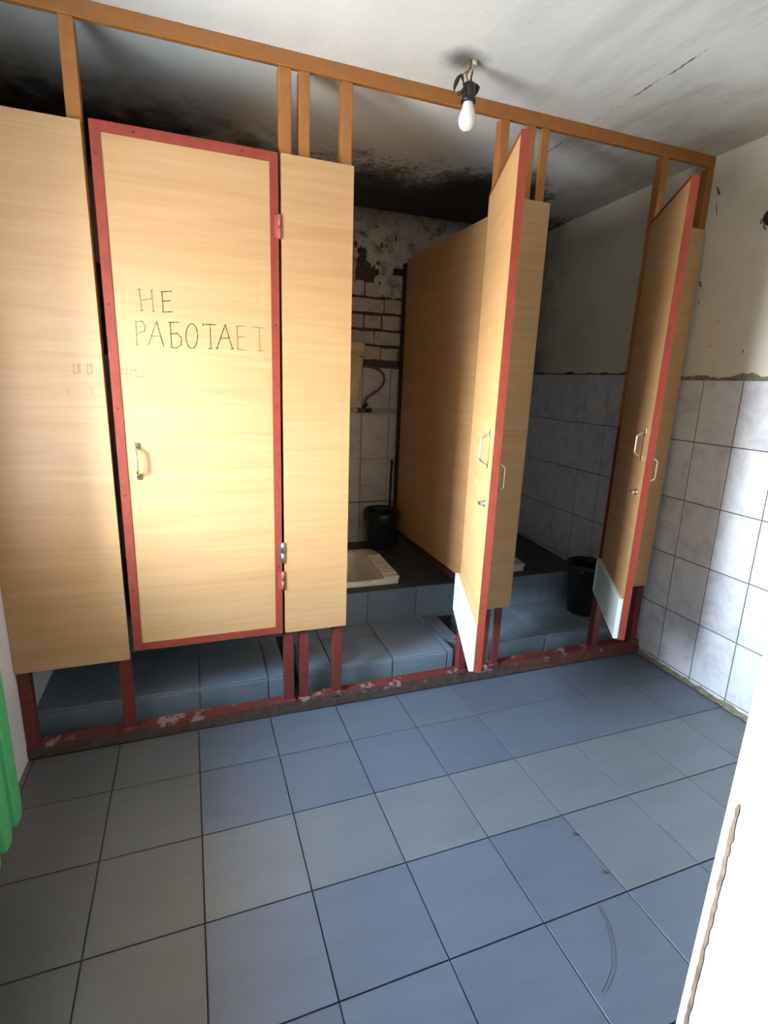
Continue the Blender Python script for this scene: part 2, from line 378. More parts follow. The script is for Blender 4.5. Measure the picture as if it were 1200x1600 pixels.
def minus(r, h):
    """rectangle r minus rectangle h, as up to four rectangles"""
    x0, x1, y0, y1 = r; a0, a1, b0, b1 = h
    if a0 >= x1 or a1 <= x0 or b0 >= y1 or b1 <= y0: return [r]
    out = []
    if b0 > y0: out.append((x0, x1, y0, b0))
    if b1 < y1: out.append((x0, x1, b1, y1))
    m0, m1 = max(y0, b0), min(y1, b1)
    if a0 > x0: out.append((x0, a0, m0, m1))
    if a1 < x1: out.append((a1, x1, m0, m1))
    return out

XL, XR, YB, YF, H = -0.32, 2.712, 1.34, -1.70, 2.528
LEAN = 0.02

# ------------------------------------------------------------------ floor
fl = struct('floor', MB().box((XL - 0.02, YF - 0.55, -0.12), (XR + 0.02, YB + 0.1, 0.0)), GROUT, (0, 0, -0.0065))
GA = 0.008821
BLUE = (0.112, 0.134, 0.172); GREY = (0.142, 0.158, 0.178); SHADET = (0.120, 0.126, 0.130)
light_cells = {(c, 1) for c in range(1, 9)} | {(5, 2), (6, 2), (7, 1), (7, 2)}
for c in range(-2, 10):
    for r in range(-1, 7):
        u0, u1, w1, w0 = c * 0.3, c * 0.3 + 0.3, -r * 0.3, -r * 0.3 - 0.3
        u0 = max(u0, XL - 0.004); u1 = min(u1, XR + 0.002); w1 = min(w1, 0.262)
        w0 = max(w0, -1.96)
        if u1 - u0 < 0.01 or w1 - w0 < 0.01: continue
        colr = GREY if (c, r) in light_cells else (BLUE if c >= 1 else SHADET)  # left columns olive: shade near the window wall painted into the tile colour
        o = tile('floor_tile', fl, FLOORT, 'z', u0, u1, w0, w1, 0.008, vary(colr, 0.04), 0.0020)
        if o:
            p = Vector((o.location.x, o.location.y, 0)); p.rotate(Matrix.Rotation(GA, 3, 'Z'))
            o.location = (p.x + 0.002, p.y - 0.263, -0.0015); o.rotation_euler = (0, 0, GA)

# ------------------------------------------------------------------ ceiling, walls
mb = MB()
for (ya, za), (yb, zb) in (((YF - 0.6, H), (0.0, H)), ((0.0, H), (YB + 0.1, H - 0.036))):
    mb.hexa([(XL - 0.5, ya, za), (XR + 0.3, ya, za), (XR + 0.3, yb, zb), (XL - 0.5, yb, zb), (XL - 0.5, ya, za + .12), (XR + 0.3, ya, za + .12), (XR + 0.3, yb, zb + .12), (XL - 0.5, yb, zb + .12)])
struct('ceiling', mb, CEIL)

# right wall (leans in a little), tiled to 1.53 m
wr = struct('wall_right', MB().box((0.0, YF - 0.5, -0.1), (0.2, YB + 0.2, H + 0.1)), WALLR, (XR, 0, 0))
wr.rotation_euler = (0, -math.atan(LEAN), 0)
bk = obj('tile_backing', MB().box((-0.004, YF, 0.0), (0.002, YB, 1.528)), GROUTW, wr)
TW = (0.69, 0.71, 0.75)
ys = [-0.132 - 0.2 * k for k in range(8, -1, -1)] + [0.085 + 0.2 * k for k in range(8)]
for y, yn in zip(ys, ys[1:]):
    y0, y1 = max(y, YF), min(yn, YB)
    if y1 - y0 < 0.02: continue
    dz = 0.0 if y < 0.05 else 0.026
    for zr in (-0.267, 0.033, 0.333, 0.633, 0.933, 1.233):
        z0, z1 = max(zr + dz, 0.004), zr + 0.3 + dz
        if z1 < 0.02: continue
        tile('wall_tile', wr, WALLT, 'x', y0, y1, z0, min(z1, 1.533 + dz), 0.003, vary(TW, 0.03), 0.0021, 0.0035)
def ragged(mb, y0, y1, z0, zf, xa, xb, step=0.02):
    """strip of mortar along y with an uneven top edge zf(y)"""
    n = max(2, int((y1 - y0) / step)); prev = None
    for i in range(n + 1):
        y = y0 + (y1 - y0) * i / n; z = zf(y)
        ring = [mb.bm.verts.new(p) for p in ((xb, y, z0), (xa, y, z0), (xa, y, z), (xb, y, z))]
        if prev:
            for j in range(4): mb.bm.faces.new((prev[j], ring[j], ring[(j + 1) % 4], prev[(j + 1) % 4]))
        else: mb.bm.faces.new(ring)
        prev = ring
    mb.bm.faces.new(prev[::-1])
rnd = random.Random(3)
mb = MB(); ragged(mb, YF, 0.0, 1.530, lambda y: 1.552 + 0.013 * math.sin(y * 23) * math.sin(y * 9 + 1) + rnd.uniform(-.004, .005), -0.005, 0.001)
obj('mortar_edge', mb, MORTAR, wr)
mb = MB(); ragged(mb, 0.05, YB, 1.5565, lambda y: 1.562 + max(0, 0.014 * math.sin(y * 31) * math.sin(y * 7 + 2)) + rnd.uniform(0, .004), -0.004, 0.001)
obj('mortar_edge', mb, DMORTAR, wr)
mb = MB()
for (y, z, a, b, sl) in ((-0.045, 2.375, .010, .022, .4), (-0.05, 2.30, .004, .03, .25), (-0.025, 1.98, .006, .016, .3), (-0.03, 1.90, .003, .010, .1), (-0.15, 1.80, .003, .004, 0), (-0.13, 1.69, .004, .004, 0), (0.62, 1.76, .004, .008, .2), (0.95, 2.02, .004, .014, 1.0), (-0.30, 1.66, .003, .008, 0)):
    mb.prism([(y - a, z - b), (y + a * .3, z - b * .7), (y + a + b * sl, z + b), (y - a * .2 + b * sl, z + b * .6)], 'x', -0.0015, 0.001)
o = obj('paint_chip', mb, DMORTAR, wr); o['kind'] = 'stuff'
# cement fillet along the foot of the right wall
mb = MB(); n = 60; prev = None
for i in range(n + 1):
    y = YF + (0.03 - YF) * i / n; w = 0.020 + rnd.uniform(-.006, .006); h = 0.022 + rnd.uniform(-.006, .008)
    ring = [mb.bm.verts.new(p) for p in ((XR + .01, y, 0.004), (XR - w - .01, y, 0.004), (XR - w * .6, y, h * .6), (XR - 0.006, y, h), (XR + .01, y, h))]
    if prev:
        for j in range(5): mb.bm.faces.new((prev[j], ring[j], ring[(j + 1) % 5], prev[(j + 1) % 5]))
    prev = ring
tag(obj('baseboard_right', mb, MORTAR), kind='structure')

# back wall: dark backing, tiles to 1.55, bare brick strip, sooty plaster above
wb = struct('wall_back', MB().box((XL - 0.3, 0.0, -0.1), (XR + 0.3, 0.2, H + 0.1)), DMORTAR, (0, YB, 0))
for k in range(-9, 8):
    x0 = 1.405 + 0.195 * k; x1 = x0 + 0.195
    x0, x1 = max(x0, XL), min(x1, XR)
    if x1 - x0 < 0.02: continue
    for zr in (0.336, 0.645, 0.948, 1.25):
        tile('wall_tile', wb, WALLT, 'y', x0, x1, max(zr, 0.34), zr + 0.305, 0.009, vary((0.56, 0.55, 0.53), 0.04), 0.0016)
def jag(pts, amp, sub, rn):
    out = []
    for (a, b), (c, d) in zip(pts, pts[1:] + pts[:1]):
        for i in range(sub):
            t = i / sub; out.append((a + (c - a) * t + (rn.uniform(-amp, amp) if i else 0), b + (d - b) * t + (rn.uniform(-amp, amp) if i else 0)))
    return out
# bricks (whitewashed silicate), alternating stretcher and header courses, 1.58 - 2.02
rnd = random.Random(11)
zc = 1.600
course = 0
while zc < 2.02:
    header = course % 2 == 0
    L = 0.124 if header else 0.252
    x = 0.78 - (0.06 if course % 4 == 1 else 0.0)
    while x < 1.66:
        a, b = x + rnd.uniform(0.002, .007), min(x + L - rnd.uniform(0.002, .007), 1.70)
        if b - a > 0.03:
            d = rnd.uniform(0.006, 0.013); z0 = zc + rnd.uniform(0, .006); z1 = zc + 0.086 + rnd.uniform(-.006, .003)
            obj('brick', MB().prism(jag([(a, z0), (b, z0), (b, z1), (a, z1)], .0035, 3, rnd), 'y', -d, 0.004), BRICK, wb)
        x += L
    zc += 0.098; course += 1
# plaster skim above with torn lower edge and a broken-out hollow
rn = random.Random(5)
hx0, hx1 = 1.335, 1.46
edge = [(XL, 2.03)]
x = XL + .05
while x < hx0 - .03: edge.append((x, 2.015 + rn.uniform(-.02, .02))); x += .05
edge += jag([(1.325, 2.02), (1.342, 2.07), (1.335, 2.12), (1.346, 2.17), (1.338, 2.20), (1.360, 2.225), (1.352, 2.25), (1.372, 2.285), (1.382, 2.262), (1.398, 2.275), (1.412, 2.225), (1.405, 2.205), (1.438, 2.185), (1.443, 2.162), (1.462, 2.188), (1.470, 2.150), (1.492, 2.158), (1.498, 2.130), (1.470, 2.11), (1.463, 2.08), (1.480, 2.05), (1.470, 2.01)], .004, 2, rn)[:-2]
x = 1.50
while x < XR: edge.append((x, 2.0 + rn.uniform(-.02, .02))); x += .05
edge += [(XR, 2.0), (XR, H), (XL, H)]
obj('plaster_skim', MB().prism(edge, 'y', -0.014, 0.002), BACKP, wb)
mb = MB()
for (cx, cz, w, h) in ((1.335, 2.285, .012, .022), (1.355, 2.25, .010, .016), (1.39, 2.25, .022, .018), (1.505, 2.30, .006, .020), (1.54, 2.295, .008, .005), (1.485, 2.19, .012, .014), (1.60, 2.345, .006, .024), (1.50, 2.075, .008, .010)):
    pts = [(cx + w * math.cos(q) * rn.uniform(.7, 1.2), cz + h * math.sin(q) * rn.uniform(.7, 1.2)) for q in [2 * PI * i / 9 for i in range(9)]]
    mb.prism(pts, 'y', -0.0155, -0.013)
o = obj('paint_chip', mb, DMORTAR, wb); o['kind'] = 'stuff'

# left wall with the window opening (off frame, it lights the room)
WT = 0.60
mb = MB()
for a, b in (((YF - .5, -0.1), (WY0, H + .1)), ((WY1, -0.1), (YB + .2, H + .1)), ((WY0, -0.1), (WY1, WZ0)), ((WY0, WZ1), (WY1, H + .1))):
    mb.box((-WT, a[0], a[1]), (0, b[0], b[1]))
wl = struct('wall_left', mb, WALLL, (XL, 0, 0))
win = struct('window_1', MB().box((-0.03, WY0, WZ0), (0.03, WY0 + .05, WZ1)).box((-0.03, WY1 - .05, WZ0), (0.03, WY1, WZ1)).box((-0.03, WY0, WZ0), (0.03, WY1, WZ0 + .05)).box((-0.03, WY0, WZ1 - .05), (0.03, WY1, WZ1)), JAMB, (XL - 0.46, 0, 0))
obj('window_pane', MB().box((-0.003, WY0 + .05, WZ0 + .05), (0.003, WY1 - .05, WZ1 - .05)), DGLASS.m, win)
obj('window_sill', MB().box((0.03, WY0 - .0, WZ0 - .03), (0.46 + .05, WY1 + .0, WZ0 + .004), .006, 2), JAMB, win)
# front wall with the doorway the photo is taken through
mb = MB(); DX0, DX1 = -0.02, 0.941
fw = struct('wall_front', mb.box((XL - .1, YF - .40, -0.1), (DX0, YF, H + .1)).box((DX1, YF - .40, -0.1), (XR + .1, YF, H + .1), 0.012, 2).box((DX0, YF - .40, 2.15), (DX1, YF, H + .1)), FRONTP)
mb = MB(); n = 40; prev = None; rn = random.Random(9)
for i in range(n + 1):
    z = 0.60 + 0.39 * i / n
    w = 0.0028 + rn.uniform(-.0012, .0006) * (i % 3 != 0)
    if i in (0, n): w = .0008
    yc = YF - 0.0180 + rn.uniform(-.0006, .0006)
    ring = [mb.bm.verts.new(p) for p in ((DX1 + .001, yc - w, z), (DX1 - .0012, yc - w, z), (DX1 - .0012, yc + w, z), (DX1 + .001, yc + w, z))]
    if prev:
        for j in range(4): mb.bm.faces.new((prev[j], ring[j], ring[(j + 1) % 4], prev[(j + 1) % 4]))
    prev = ring
obj('chipped_edge', mb, CHIP, fw)
# corridor behind the camera
struct('wall_corridor', MB().box((XL - 1.2, -4.3, -0.1), (XR + .5, -4.2, H + .1)).box((XL - 1.3, -4.3, -.1), (XL - 1.2, YF - .4, H + .1)).box((XR + .5, -4.3, -.1), (XR + .6, YF - .4, H + .1)).box((XL - 1.2, YF - .5, -.1), (XL - .1, YF - .4, H + .1)).box((XR + .1, YF - .5, -.1), (XR + .5, YF - .4, H + .1)), DIM)
struct('floor_corridor', MB().box((XL - 1.2, -4.2, -.12), (XR + .5, YF - .55, -.001)), GROUT)
struct('ceiling_corridor', MB().box((XL - 1.3, -4.3, H + .02), (XR + .6, YF - .6, H + .14)), DIM)

# ------------------------------------------------------------------ steps in the stalls
ST = (0.185, 0.232, 0.285)
for x0, x1, js in ((XL, 0.700, (0.01, 0.311, 0.612)), (0.778, 1.568, (0.92, 1.228, 1.532)), (1.768, XR, (1.835, 2.14, 2.444))):
    lowst = struct('tiled_step', MB().box((x0, 0.133, -0.02), (x1, 0.57, 0.112)), SGROUT)
    if x0 == 0.778:   # set back beside the divider
        obj('step_core', MB().box((x1, 0.26, -0.02), (1.655, 0.57, 0.112)), SGROUT, lowst)
        tile('step_tile', lowst, STEPT, 'z', x1, 1.655, 0.255, 0.545, 0.008, vary(ST, .06), 0.002, 0.112)
    xs = [x0] + [j for j in js if x0 < j < x1] + [x1]
    for a, b in zip(xs, xs[1:]):
        tile('step_tile', lowst, STEPT, 'y', a, b, 0.0, 0.113, 0.008, vary(ST, .06), 0.0034, -0.133)
        tile('step_tile', lowst, STEPT, 'z', a, b, 0.128, 0.428, 0.008, vary(ST, .06), 0.003, 0.112)
        tile('step_tile', lowst, STEPT, 'z', a, b, 0.428, 0.545, 0.008, vary(ST, .06), 0.002, 0.112)
PANS = [(0.985, 1.455, 0.60, 1.12), (1.86, 2.325, 0.60, 1.12)]
UP = 0.045
mb = MB()
cells = [(XL - .02, XR + .03, 0.008, 0.83)]
for (a, b, c, d) in PANS:
    hole = (a + .03, b - .03, c - 0.53 + .03, d - .53 - .03)
    cells = [q for r in cells for q in minus(r, hole)]
for (a, b, c, d) in cells: mb.box((a, c, -0.36), (b, d, -0.009))
ups = struct('tiled_platform', mb, GROUT, (0, 0.53, 0.318)); ups.rotation_euler = (UP, 0, 0)
PT = (0.060, 0.062, 0.064)
k = 0
for i in range(-2, 10):
    a, b = max(0.02 + 0.3 * i, XL), min(0.32 + 0.3 * i, XR)
    if b - a < .01: continue
    tile('step_tile', ups, STEPT, 'y', a, b, -0.215, -0.003, 0.008, vary(ST, .06), 0.0014, -0.008)
    for c0, d0 in ((0.002, 0.3), (0.3, 0.6), (0.6, 0.81)):
        rects = [(a, b, c0, d0)]
        for (p, q, r, s_) in PANS: rects = [z for t in rects for z in minus(t, (p, q, r - .53, s_ - .53))]
        for t in rects: tile('step_tile', ups, PLATT, 'z', *t, 0.008, vary(PT, .1), 0.0016, -0.008)

# ------------------------------------------------------------------ squat pans
def superring(cx, cy, a, b, z, e=4.0, n=56):
    out = []
    for i in range(n):
        t = 2 * PI * i / n; c, s_ = math.cos(t), math.sin(t)
        out.append((cx + a * math.copysign(abs(c) ** (2 / e), c), cy + b * math.copysign(abs(s_) ** (2 / e), s_), z))
    return out
def squat_pan(x0, x1, y0, y1, label):
    cx, cy = (x0 + x1) / 2, (y0 + y1) / 2
    zb = 0.318 + math.sin(UP) * (cy - 0.53)
    t = empty('squat_toilet', (cx, cy, zb)); t.rotation_euler = (UP, 0, 0)
    tag(t, label, 'toilet', 'squat toilets in the stalls')
    a, b = (x1 - x0) / 2, (y1 - y0) / 2
    rim = MB().loft([superring(0, 0, a, b, -0.01, 9), superring(0, 0, a - .002, b - .002, 0.022, 9), superring(0, 0, a - .010, b - .010, 0.030, 8),
                     superring(-.0, -.01, .115, .235, 0.029, 4.5), superring(0, -.01, .104, .222, 0.020, 4), superring(0, -.01, .085, .20, -0.05, 3.6), superring(0, .0, .07, .17, -0.10, 3), superring(0, .06, .04, .07, -0.125, 2)], False, True)
    obj('rim', rim, CERAMIC, t)
    obj('drain_hole', MB().lathe([(.034, -.123), (.034, -.121), (.0, -.1205)], (0, .06, 0), 20), BLACK, t)
    for s_ in (-1, 1):
        fr = MB(); w0, w1 = .122, a - .014
        lo, hi = min(s_ * w0, s_ * w1), max(s_ * w0, s_ * w1)
        fr.box((lo, -b + .012, 0.022), (hi, b - .17, 0.041), .006, 2)
        n = 9
        for i in range(n):
            yy = -b + .066 + i * 0.036
            fr.box((lo + .004, yy - .010, .036), (hi - .004, yy + .010, .048), .005, 3)
        obj('foot_rest', fr, CERAMIC, t)
    return t
squat_pan(*PANS[0], 'grubby white squat toilet in the open middle stall, with ribbed foot rests')
squat_pan(*PANS[1], 'squat toilet in the right-hand stall, only its white corner showing beside the fixed panel')

# ------------------------------------------------------------------ partition frame with fixed panels (one rigid thing)
pf = empty('stall_partition', (0, 0, 0))
tag(pf, 'steel stall frame with orange top rail, red foot rail and fixed beech panels', 'partition')
posts = [(-0.319, -0.278), (0.021, 0.064), (0.665, 0.708), (0.734, 0.773), (0.885, 0.926), (1.527, 1.567), (1.648, 1.688), (1.716, 1.755), (2.353, 2.392), (2.630, 2.668)]
for i, (a, b) in enumerate(posts):
    zb = 0.05 + 0.01 * (a + .32)
    obj('post', MB().box((a, 0.0, zb), (b, 0.012 if i in (6, 7) else 0.04, 2.4795), 0.003, 2), POST, pf)
obj('head_rail', MB().box((XL, -0.002, 2.4795), (2.662, 0.018, 2.5275), 0.003, 2), ORANGE, pf)
obj('foot_rail', MB().hexa([(XL, -0.004, 0.004), (2.705, -0.004, 0.010), (2.705, 0.05, 0.010), (XL, 0.05, 0.004), (XL, -0.002, 0.052), (2.69, -0.002, 0.082), (2.69, 0.05, 0.084), (XL, 0.05, 0.056)]), RAIL, pf)
# lumps of weld and grime where posts meet the rail
mb = MB(); rn = random.Random(2)
for (a, b) in posts[1:]:
    zb = 0.05 + 0.01 * (a + .32)
    mb.box((a - .008, -0.007, zb - .012), (b + .008, 0.02, zb + .014), .005, 2)
o = obj('weld_seam', mb, RAIL, pf)
def panel(name, x0, x1, z0, z1, corner=0.008, parent=pf):
    pts = []
    for (cx, cz, q0) in ((x1 - corner, z0 + corner, -90), (x1 - corner, z1 - .002, 0), (x0 + .002, z1 - .002, 90), (x0 + corner, z0 + corner, 180)):
        r = corner if cz < z0 + .1 else .002
        for j in range(5):
            q = math.radians(q0 + 22.5 * j); pts.append((cx + r * math.cos(q), cz + r * math.sin(q)))
    mb = MB().prism(pts, 'y', -0.018, -0.001)
    return obj(name, mb, WOOD, parent)
p1 = panel('fixed_panel', -0.3185, 0.066, 0.379, 2.205)
p2 = panel('fixed_panel', 0.668, 0.936, 0.411, 2.215)
p3 = panel('fixed_panel', 1.525, 1.783, 0.402, 2.209)
p4 = panel('fixed_panel', 2.352, 2.659, 0.428, 2.216)
SIDE = m_paint('grimy_dark_oxide', (0.075, 0.018, 0.014), (0.03, 0.02, 0.016), 0.55)
# side partitions between the stalls
for xp, lab in ((0.752, None), (1.660, None)):
    sp = obj('divider_panel', MB().box((xp, 0.045, 0.455), (xp + .016, 1.265, 2.222), .0015), WOOD, pf)
    # give the side panel the same horizontal grain
    obj('divider_rail', MB().box((xp - .004, 0.045, 0.412), (xp + .032, 1.305, 0.453), .003), SIDE, pf)
    obj('divider_post', MB().box((xp - .012, 1.268, 0.36), (xp + .028, 1.308, 2.20), .003), DARKP, pf)
    obj('wall_bracket', MB().box((xp - .075, 1.29, 2.128), (xp + .0, 1.318, 2.165), .004, 2), DARKP, pf)

# ------------------------------------------------------------------ stall doors
DW, DZ0, DZ1 = 0.575, 0.412, 2.213
def pull_handle(zc, zs, x, side):
    """bow handle on the door face; side -1 outer (-y), +1 inner (+y)"""
    y0 = -0.010 if side < 0 else 0.0135
    mb = MB(); s_ = side
    path = []
    for i in range(13):
        t = i / 12; z = zc - zs / 2 + .014 + (zs - .028) * t
        d = .030 * min(1.0, math.sin(PI * t) * 2.2) ** 0.8 if 0 < t < 1 else 0.003
        path.append((x, y0 + s_ * (d + .003), z))
    mb.tube(path, .0045, 10)
    return mb, y0
def stall_door(hx, hy, ang, label, inner_tray, latch, hooks=False, dz=0.0, DW=0.575):
    t = empty('stall_door', (hx, hy, DZ0 + dz), ang)
    tag(t, label, 'door', 'hinged stall doors')
    Hh = DZ1 - DZ0
    F = .029
    obj('panel', MB().box((-DW + .003, -0.009, .004), (-.003, 0.0135, Hh - .007), .0012), WOOD, t)
    fr = MB()
    fr.box((-DW, -0.013, 0), (-DW + F, -0.0092, Hh)).box((-F, -0.013, 0), (0, -0.0092, Hh))
    fr.box((-DW + F, -0.0128, 0), (-F, -0.0092, F)).box((-DW + F, -0.0128, Hh - F), (-F, -0.0092, Hh))
    fr.box((-DW, -0.0092, 0), (-DW + .0028, 0.0142, Hh)).box((-.0028, -0.0092, 0), (0, 0.0142, Hh))
    fr.box((-DW + .0028, -0.0092, 0), (-.0028, 0.0142, .0035)).box((-DW + .0028, -0.0092, Hh - .004), (-.0028, 0.0142, Hh + .004))
    obj('steel_frame', fr, RED, t)
    sc_ = MB()
    for (x, z) in ((-DW + .014, .25), (-DW + .014, .62), (-DW + .014, .93), (-DW + .014, 1.27), (-DW + .014, Hh - .09), (-.014, .30), (-.014, .95), (-.014, 1.24), (-.45, Hh - .014), (-.12, Hh - .014), (-.43, .014), (-.15, .014)):
        sc_.tube([(x, -.0128, z), (x, -.0148, z)], [.0042, .003], 8)
    o = obj('screw', sc_, SIDE, t); o['kind'] = 'stuff'
    for side, z0, z1 in ((-1, 1.089, 1.222), (1, 1.188, 1.322)):
        x = -DW + .064
        mb, y0 = pull_handle((z0 + z1) / 2 - DZ0, z1 - z0, x, side)
        h = obj('handle', mb, BRASS if side < 0 else CHROME, t)
        for zz in (z0 + .011, z1 - .011):
            f = MB().box((x - .0085, min(y0, y0 + side * .005), zz - DZ0 - .012), (x + .0085, max(y0, y0 + side * .005), zz - DZ0 + .012), .002, 2)
            obj('handle_foot', f, BRASS, h)
    for z0, z1, m, lab in ((1.944, 2.022, REDHINGE, None), (0.727, 0.815, CHROME, 'bare silver steel hinge'), (0.612, 0.690, REDHINGE, None)):
        hb = MB().tube([(0.004, -.015, z0 - DZ0), (0.004, -.015, (z0 + z1) / 2 - DZ0 - .001)], .0068, 12).tube([(0.004, -.015, (z0 + z1) / 2 - DZ0 + .001), (0.004, -.015, z1 - DZ0)], .0068, 12)
        hb.box((-.014, -.0145, z0 - DZ0 + .004), (.002, -.0128, z1 - DZ0 - .004))
        h = obj('hinge', hb, m, t)
        if lab: h['label'] = lab
    if latch:
        lb = MB(); zc = 1.058 - DZ0; x = -DW + .066
        lb.tube([(x, .0135, zc), (x, .0185, zc)], .0135, 16).tube([(x, .0185, zc), (x, .032, zc)], [.009, .0075], 12)
        lb.box((x - .018, .028, zc - .0055), (x + .018, .037, zc + .0055), .002, 2)
        obj('latch_knob', lb, CHROME, t)
    if inner_tray:
        kp = MB(); y0, y1 = .0140, .034; x0, x1, z0, z1 = -DW + .001, 0.012, .002, .188
        kp.box((x0 + .003, y0, z0 + .003), (x1 - .003, y1 - .006, z1 - .003))
        for a, b in (((x0, y0, z0), (x0 + .010, y1, z1)), ((x1 - .010, y0, z0), (x1, y1, z1)), ((x0 + .0102, y0, z0), (x1 - .0102, y1, z0 + .010)), ((x0 + .0102, y0, z1 - .010), (x1 - .0102, y1, z1))):
            kp.box(a, b, .0025, 2)
        if hooks:
            kp.tube([(x1 - .02, y1 - .006, z1 - .003), (x1 - .005, y1 + .003, z1 + .006), (x1 + .012, y1 + .010, z1 + .008)], .003, 8)
            kp.tube([(x1 - .03, y1 - .006, z1 - .003), (x1 - .022, y1 + .004, z1 + .012)], .003, 8)
        o = obj('kick_plate', kp, WHITEP, t); o['label'] = 'white plastic tray-like plate along the door foot'
    return t
d1 = stall_door(0.6575, -0.0045, 0.0, 'closed beech stall door in a red steel border with pencilled Cyrillic words', False, False)
d2 = stall_door(1.513, -0.002, math.radians(69), 'stall door standing open in the middle, brightly lit, white plate at its foot', True, True, dz=-0.006, DW=0.557)
d3 = stall_door(2.352, -0.002, math.radians(57.5), 'stall door standing open next to the tiled right wall, mostly in shade', True, True, True, DW=0.557)

# handwritten words on the closed door
FAINT = [[(0.1922, 1.7365), (0.1948, 1.6698)], [(0.2296, 1.7362), (0.2315, 1.6707)], [(0.194, 1.7021), (0.231, 1.7102)], [(0.1873, 1.7361), (0.197, 1.737)], [(0.1905, 1.6688), (0.1991, 1.6707)], [(0.2253, 1.7358), (0.234, 1.7372)], [(0.2271, 1.6697), (0.2358, 1.671)], [(0.174, 1.6337), (0.1729, 1.5572)], [(0.1722, 1.6329), (0.1924, 1.635), (0.2036, 1.6199), (0.1994, 1.6037), (0.1775, 1.5959)], [(0.1673, 1.5562), (0.1779, 1.5581)], [(0.2387, 1.6383), (0.2088, 1.5593)], [(0.22, 1.589), (0.2482, 1.5907)], [(0.5059, 1.6405), (0.5069, 1.5606)], [(0.5031, 1.6403), (0.5369, 1.644)], [(0.5061, 1.6035), (0.529, 1.6062)], [(0.5035, 1.5604), (0.5382, 1.5596)], [(0.5577, 1.6427), (0.6033, 1.6403)], [(0.5835, 1.6417), (0.5862, 1.5601)], [(0.5769, 1.5596), (0.5983, 1.5607)]]
DARK = [[(0.262, 1.7347), (0.2624, 1.6699)], [(0.2595, 1.7345), (0.2933, 1.7393)], [(0.2614, 1.7046), (0.2865, 1.7085)], [(0.2593, 1.6697), (0.2927, 1.6735)], [(0.2387, 1.6383), (0.2574, 1.5555)], [(0.2825, 1.6382), (0.2829, 1.5569)], [(0.2787, 1.6379), (0.3111, 1.6402)], [(0.2828, 1.5994), (0.3028, 1.6039), (0.3167, 1.5885), (0.3135, 1.5653), (0.2968, 1.5531), (0.2803, 1.5555)], [(0.3704, 1.5984), (0.3681, 1.5823), (0.3632, 1.5684), (0.3564, 1.5589), (0.3487, 1.5553), (0.3413, 1.5581), (0.3354, 1.5668), (0.3319, 1.5801), (0.3312, 1.5959), (0.3335, 1.6119), (0.3384, 1.6255), (0.3452, 1.6349), (0.3528, 1.6386), (0.3601, 1.6359), (0.366, 1.6274), (0.3696, 1.6142), (0.3704, 1.5984)], [(0.3899, 1.6392), (0.4316, 1.6407)], [(0.3901, 1.6418), (0.3904, 1.6353)], [(0.4131, 1.6408), (0.4137, 1.5589)], [(0.4056, 1.5578), (0.4197, 1.5592)], [(0.4652, 1.6431), (0.4339, 1.5607)], [(0.4652, 1.6431), (0.4877, 1.5616)], [(0.4466, 1.5951), (0.4772, 1.5983)], [(0.4305, 1.5598), (0.4386, 1.561)], [(0.4828, 1.5607), (0.4918, 1.5625)]]
GHOSTS = [[(0.1184, 1.4801), (0.1191, 1.4573), (0.1341, 1.4612), (0.1365, 1.4776), (0.1191, 1.4723)], [(0.1447, 1.4813), (0.1457, 1.4518)], [(0.1481, 1.4683), (0.1597, 1.4754), (0.1593, 1.4523)], [(0.1663, 1.4809), (0.1672, 1.4506), (0.1798, 1.4531)], [(0.1848, 1.4797), (0.184, 1.4499)], [(0.1899, 1.4634), (0.2089, 1.4655)], [(0.2149, 1.4611), (0.2326, 1.4618)]]
PGHOST = [[(-0.0245, 1.4865), (-0.0251, 1.4548), (-0.0128, 1.4565), (-0.0113, 1.4859)], [(-0.0059, 1.4874), (-0.0071, 1.4555)], [(0.016, 1.4852), (0.0149, 1.4532), (0.0282, 1.4569), (0.0289, 1.4858), (0.0171, 1.484)], [(0.0212, 1.4114), (0.0237, 1.3853)], [(-0.0499, 1.4014), (-0.0466, 1.3866)]]
def strokes(S, w, y, ox=0.0, oz=0.0):
    mb = MB()
    for s_ in S:
        for (a, b), (c, d) in zip(s_, s_[1:]):
            L = math.hypot(c - a, d - b)
            if L < 1e-5: continue
            nx, nz = -(d - b) / L * w / 2, (c - a) / L * w / 2; ex, ez = (c - a) / L * w * .3, (d - b) / L * w * .3
            v = [mb.bm.verts.new((p - ox, y, q - oz)) for p, q in ((a + nx - ex, b + nz - ez), (c + nx + ex, d + nz + ez), (c - nx + ex, d - nz + ez), (a - nx - ex, b - nz - ez))]
            mb.bm.faces.new(v)
    return mb
obj('handwriting', strokes(DARK, .0030, -0.0094, 0.6575, DZ0), PENCIL, d1)
o = obj('handwriting', strokes(FAINT, .0028, -0.0094, 0.6575, DZ0), PENCILF, d1); o['label'] = 'fainter pencilled letters'
o = obj('faded_writing', strokes(GHOSTS, .0040, -0.0093, 0.6575, DZ0), GHOST, d1); o['label'] = 'rubbed-out illegible scribble'
obj('faded_writing', strokes(PGHOST, .0045, -0.0183), GHOST, pf)

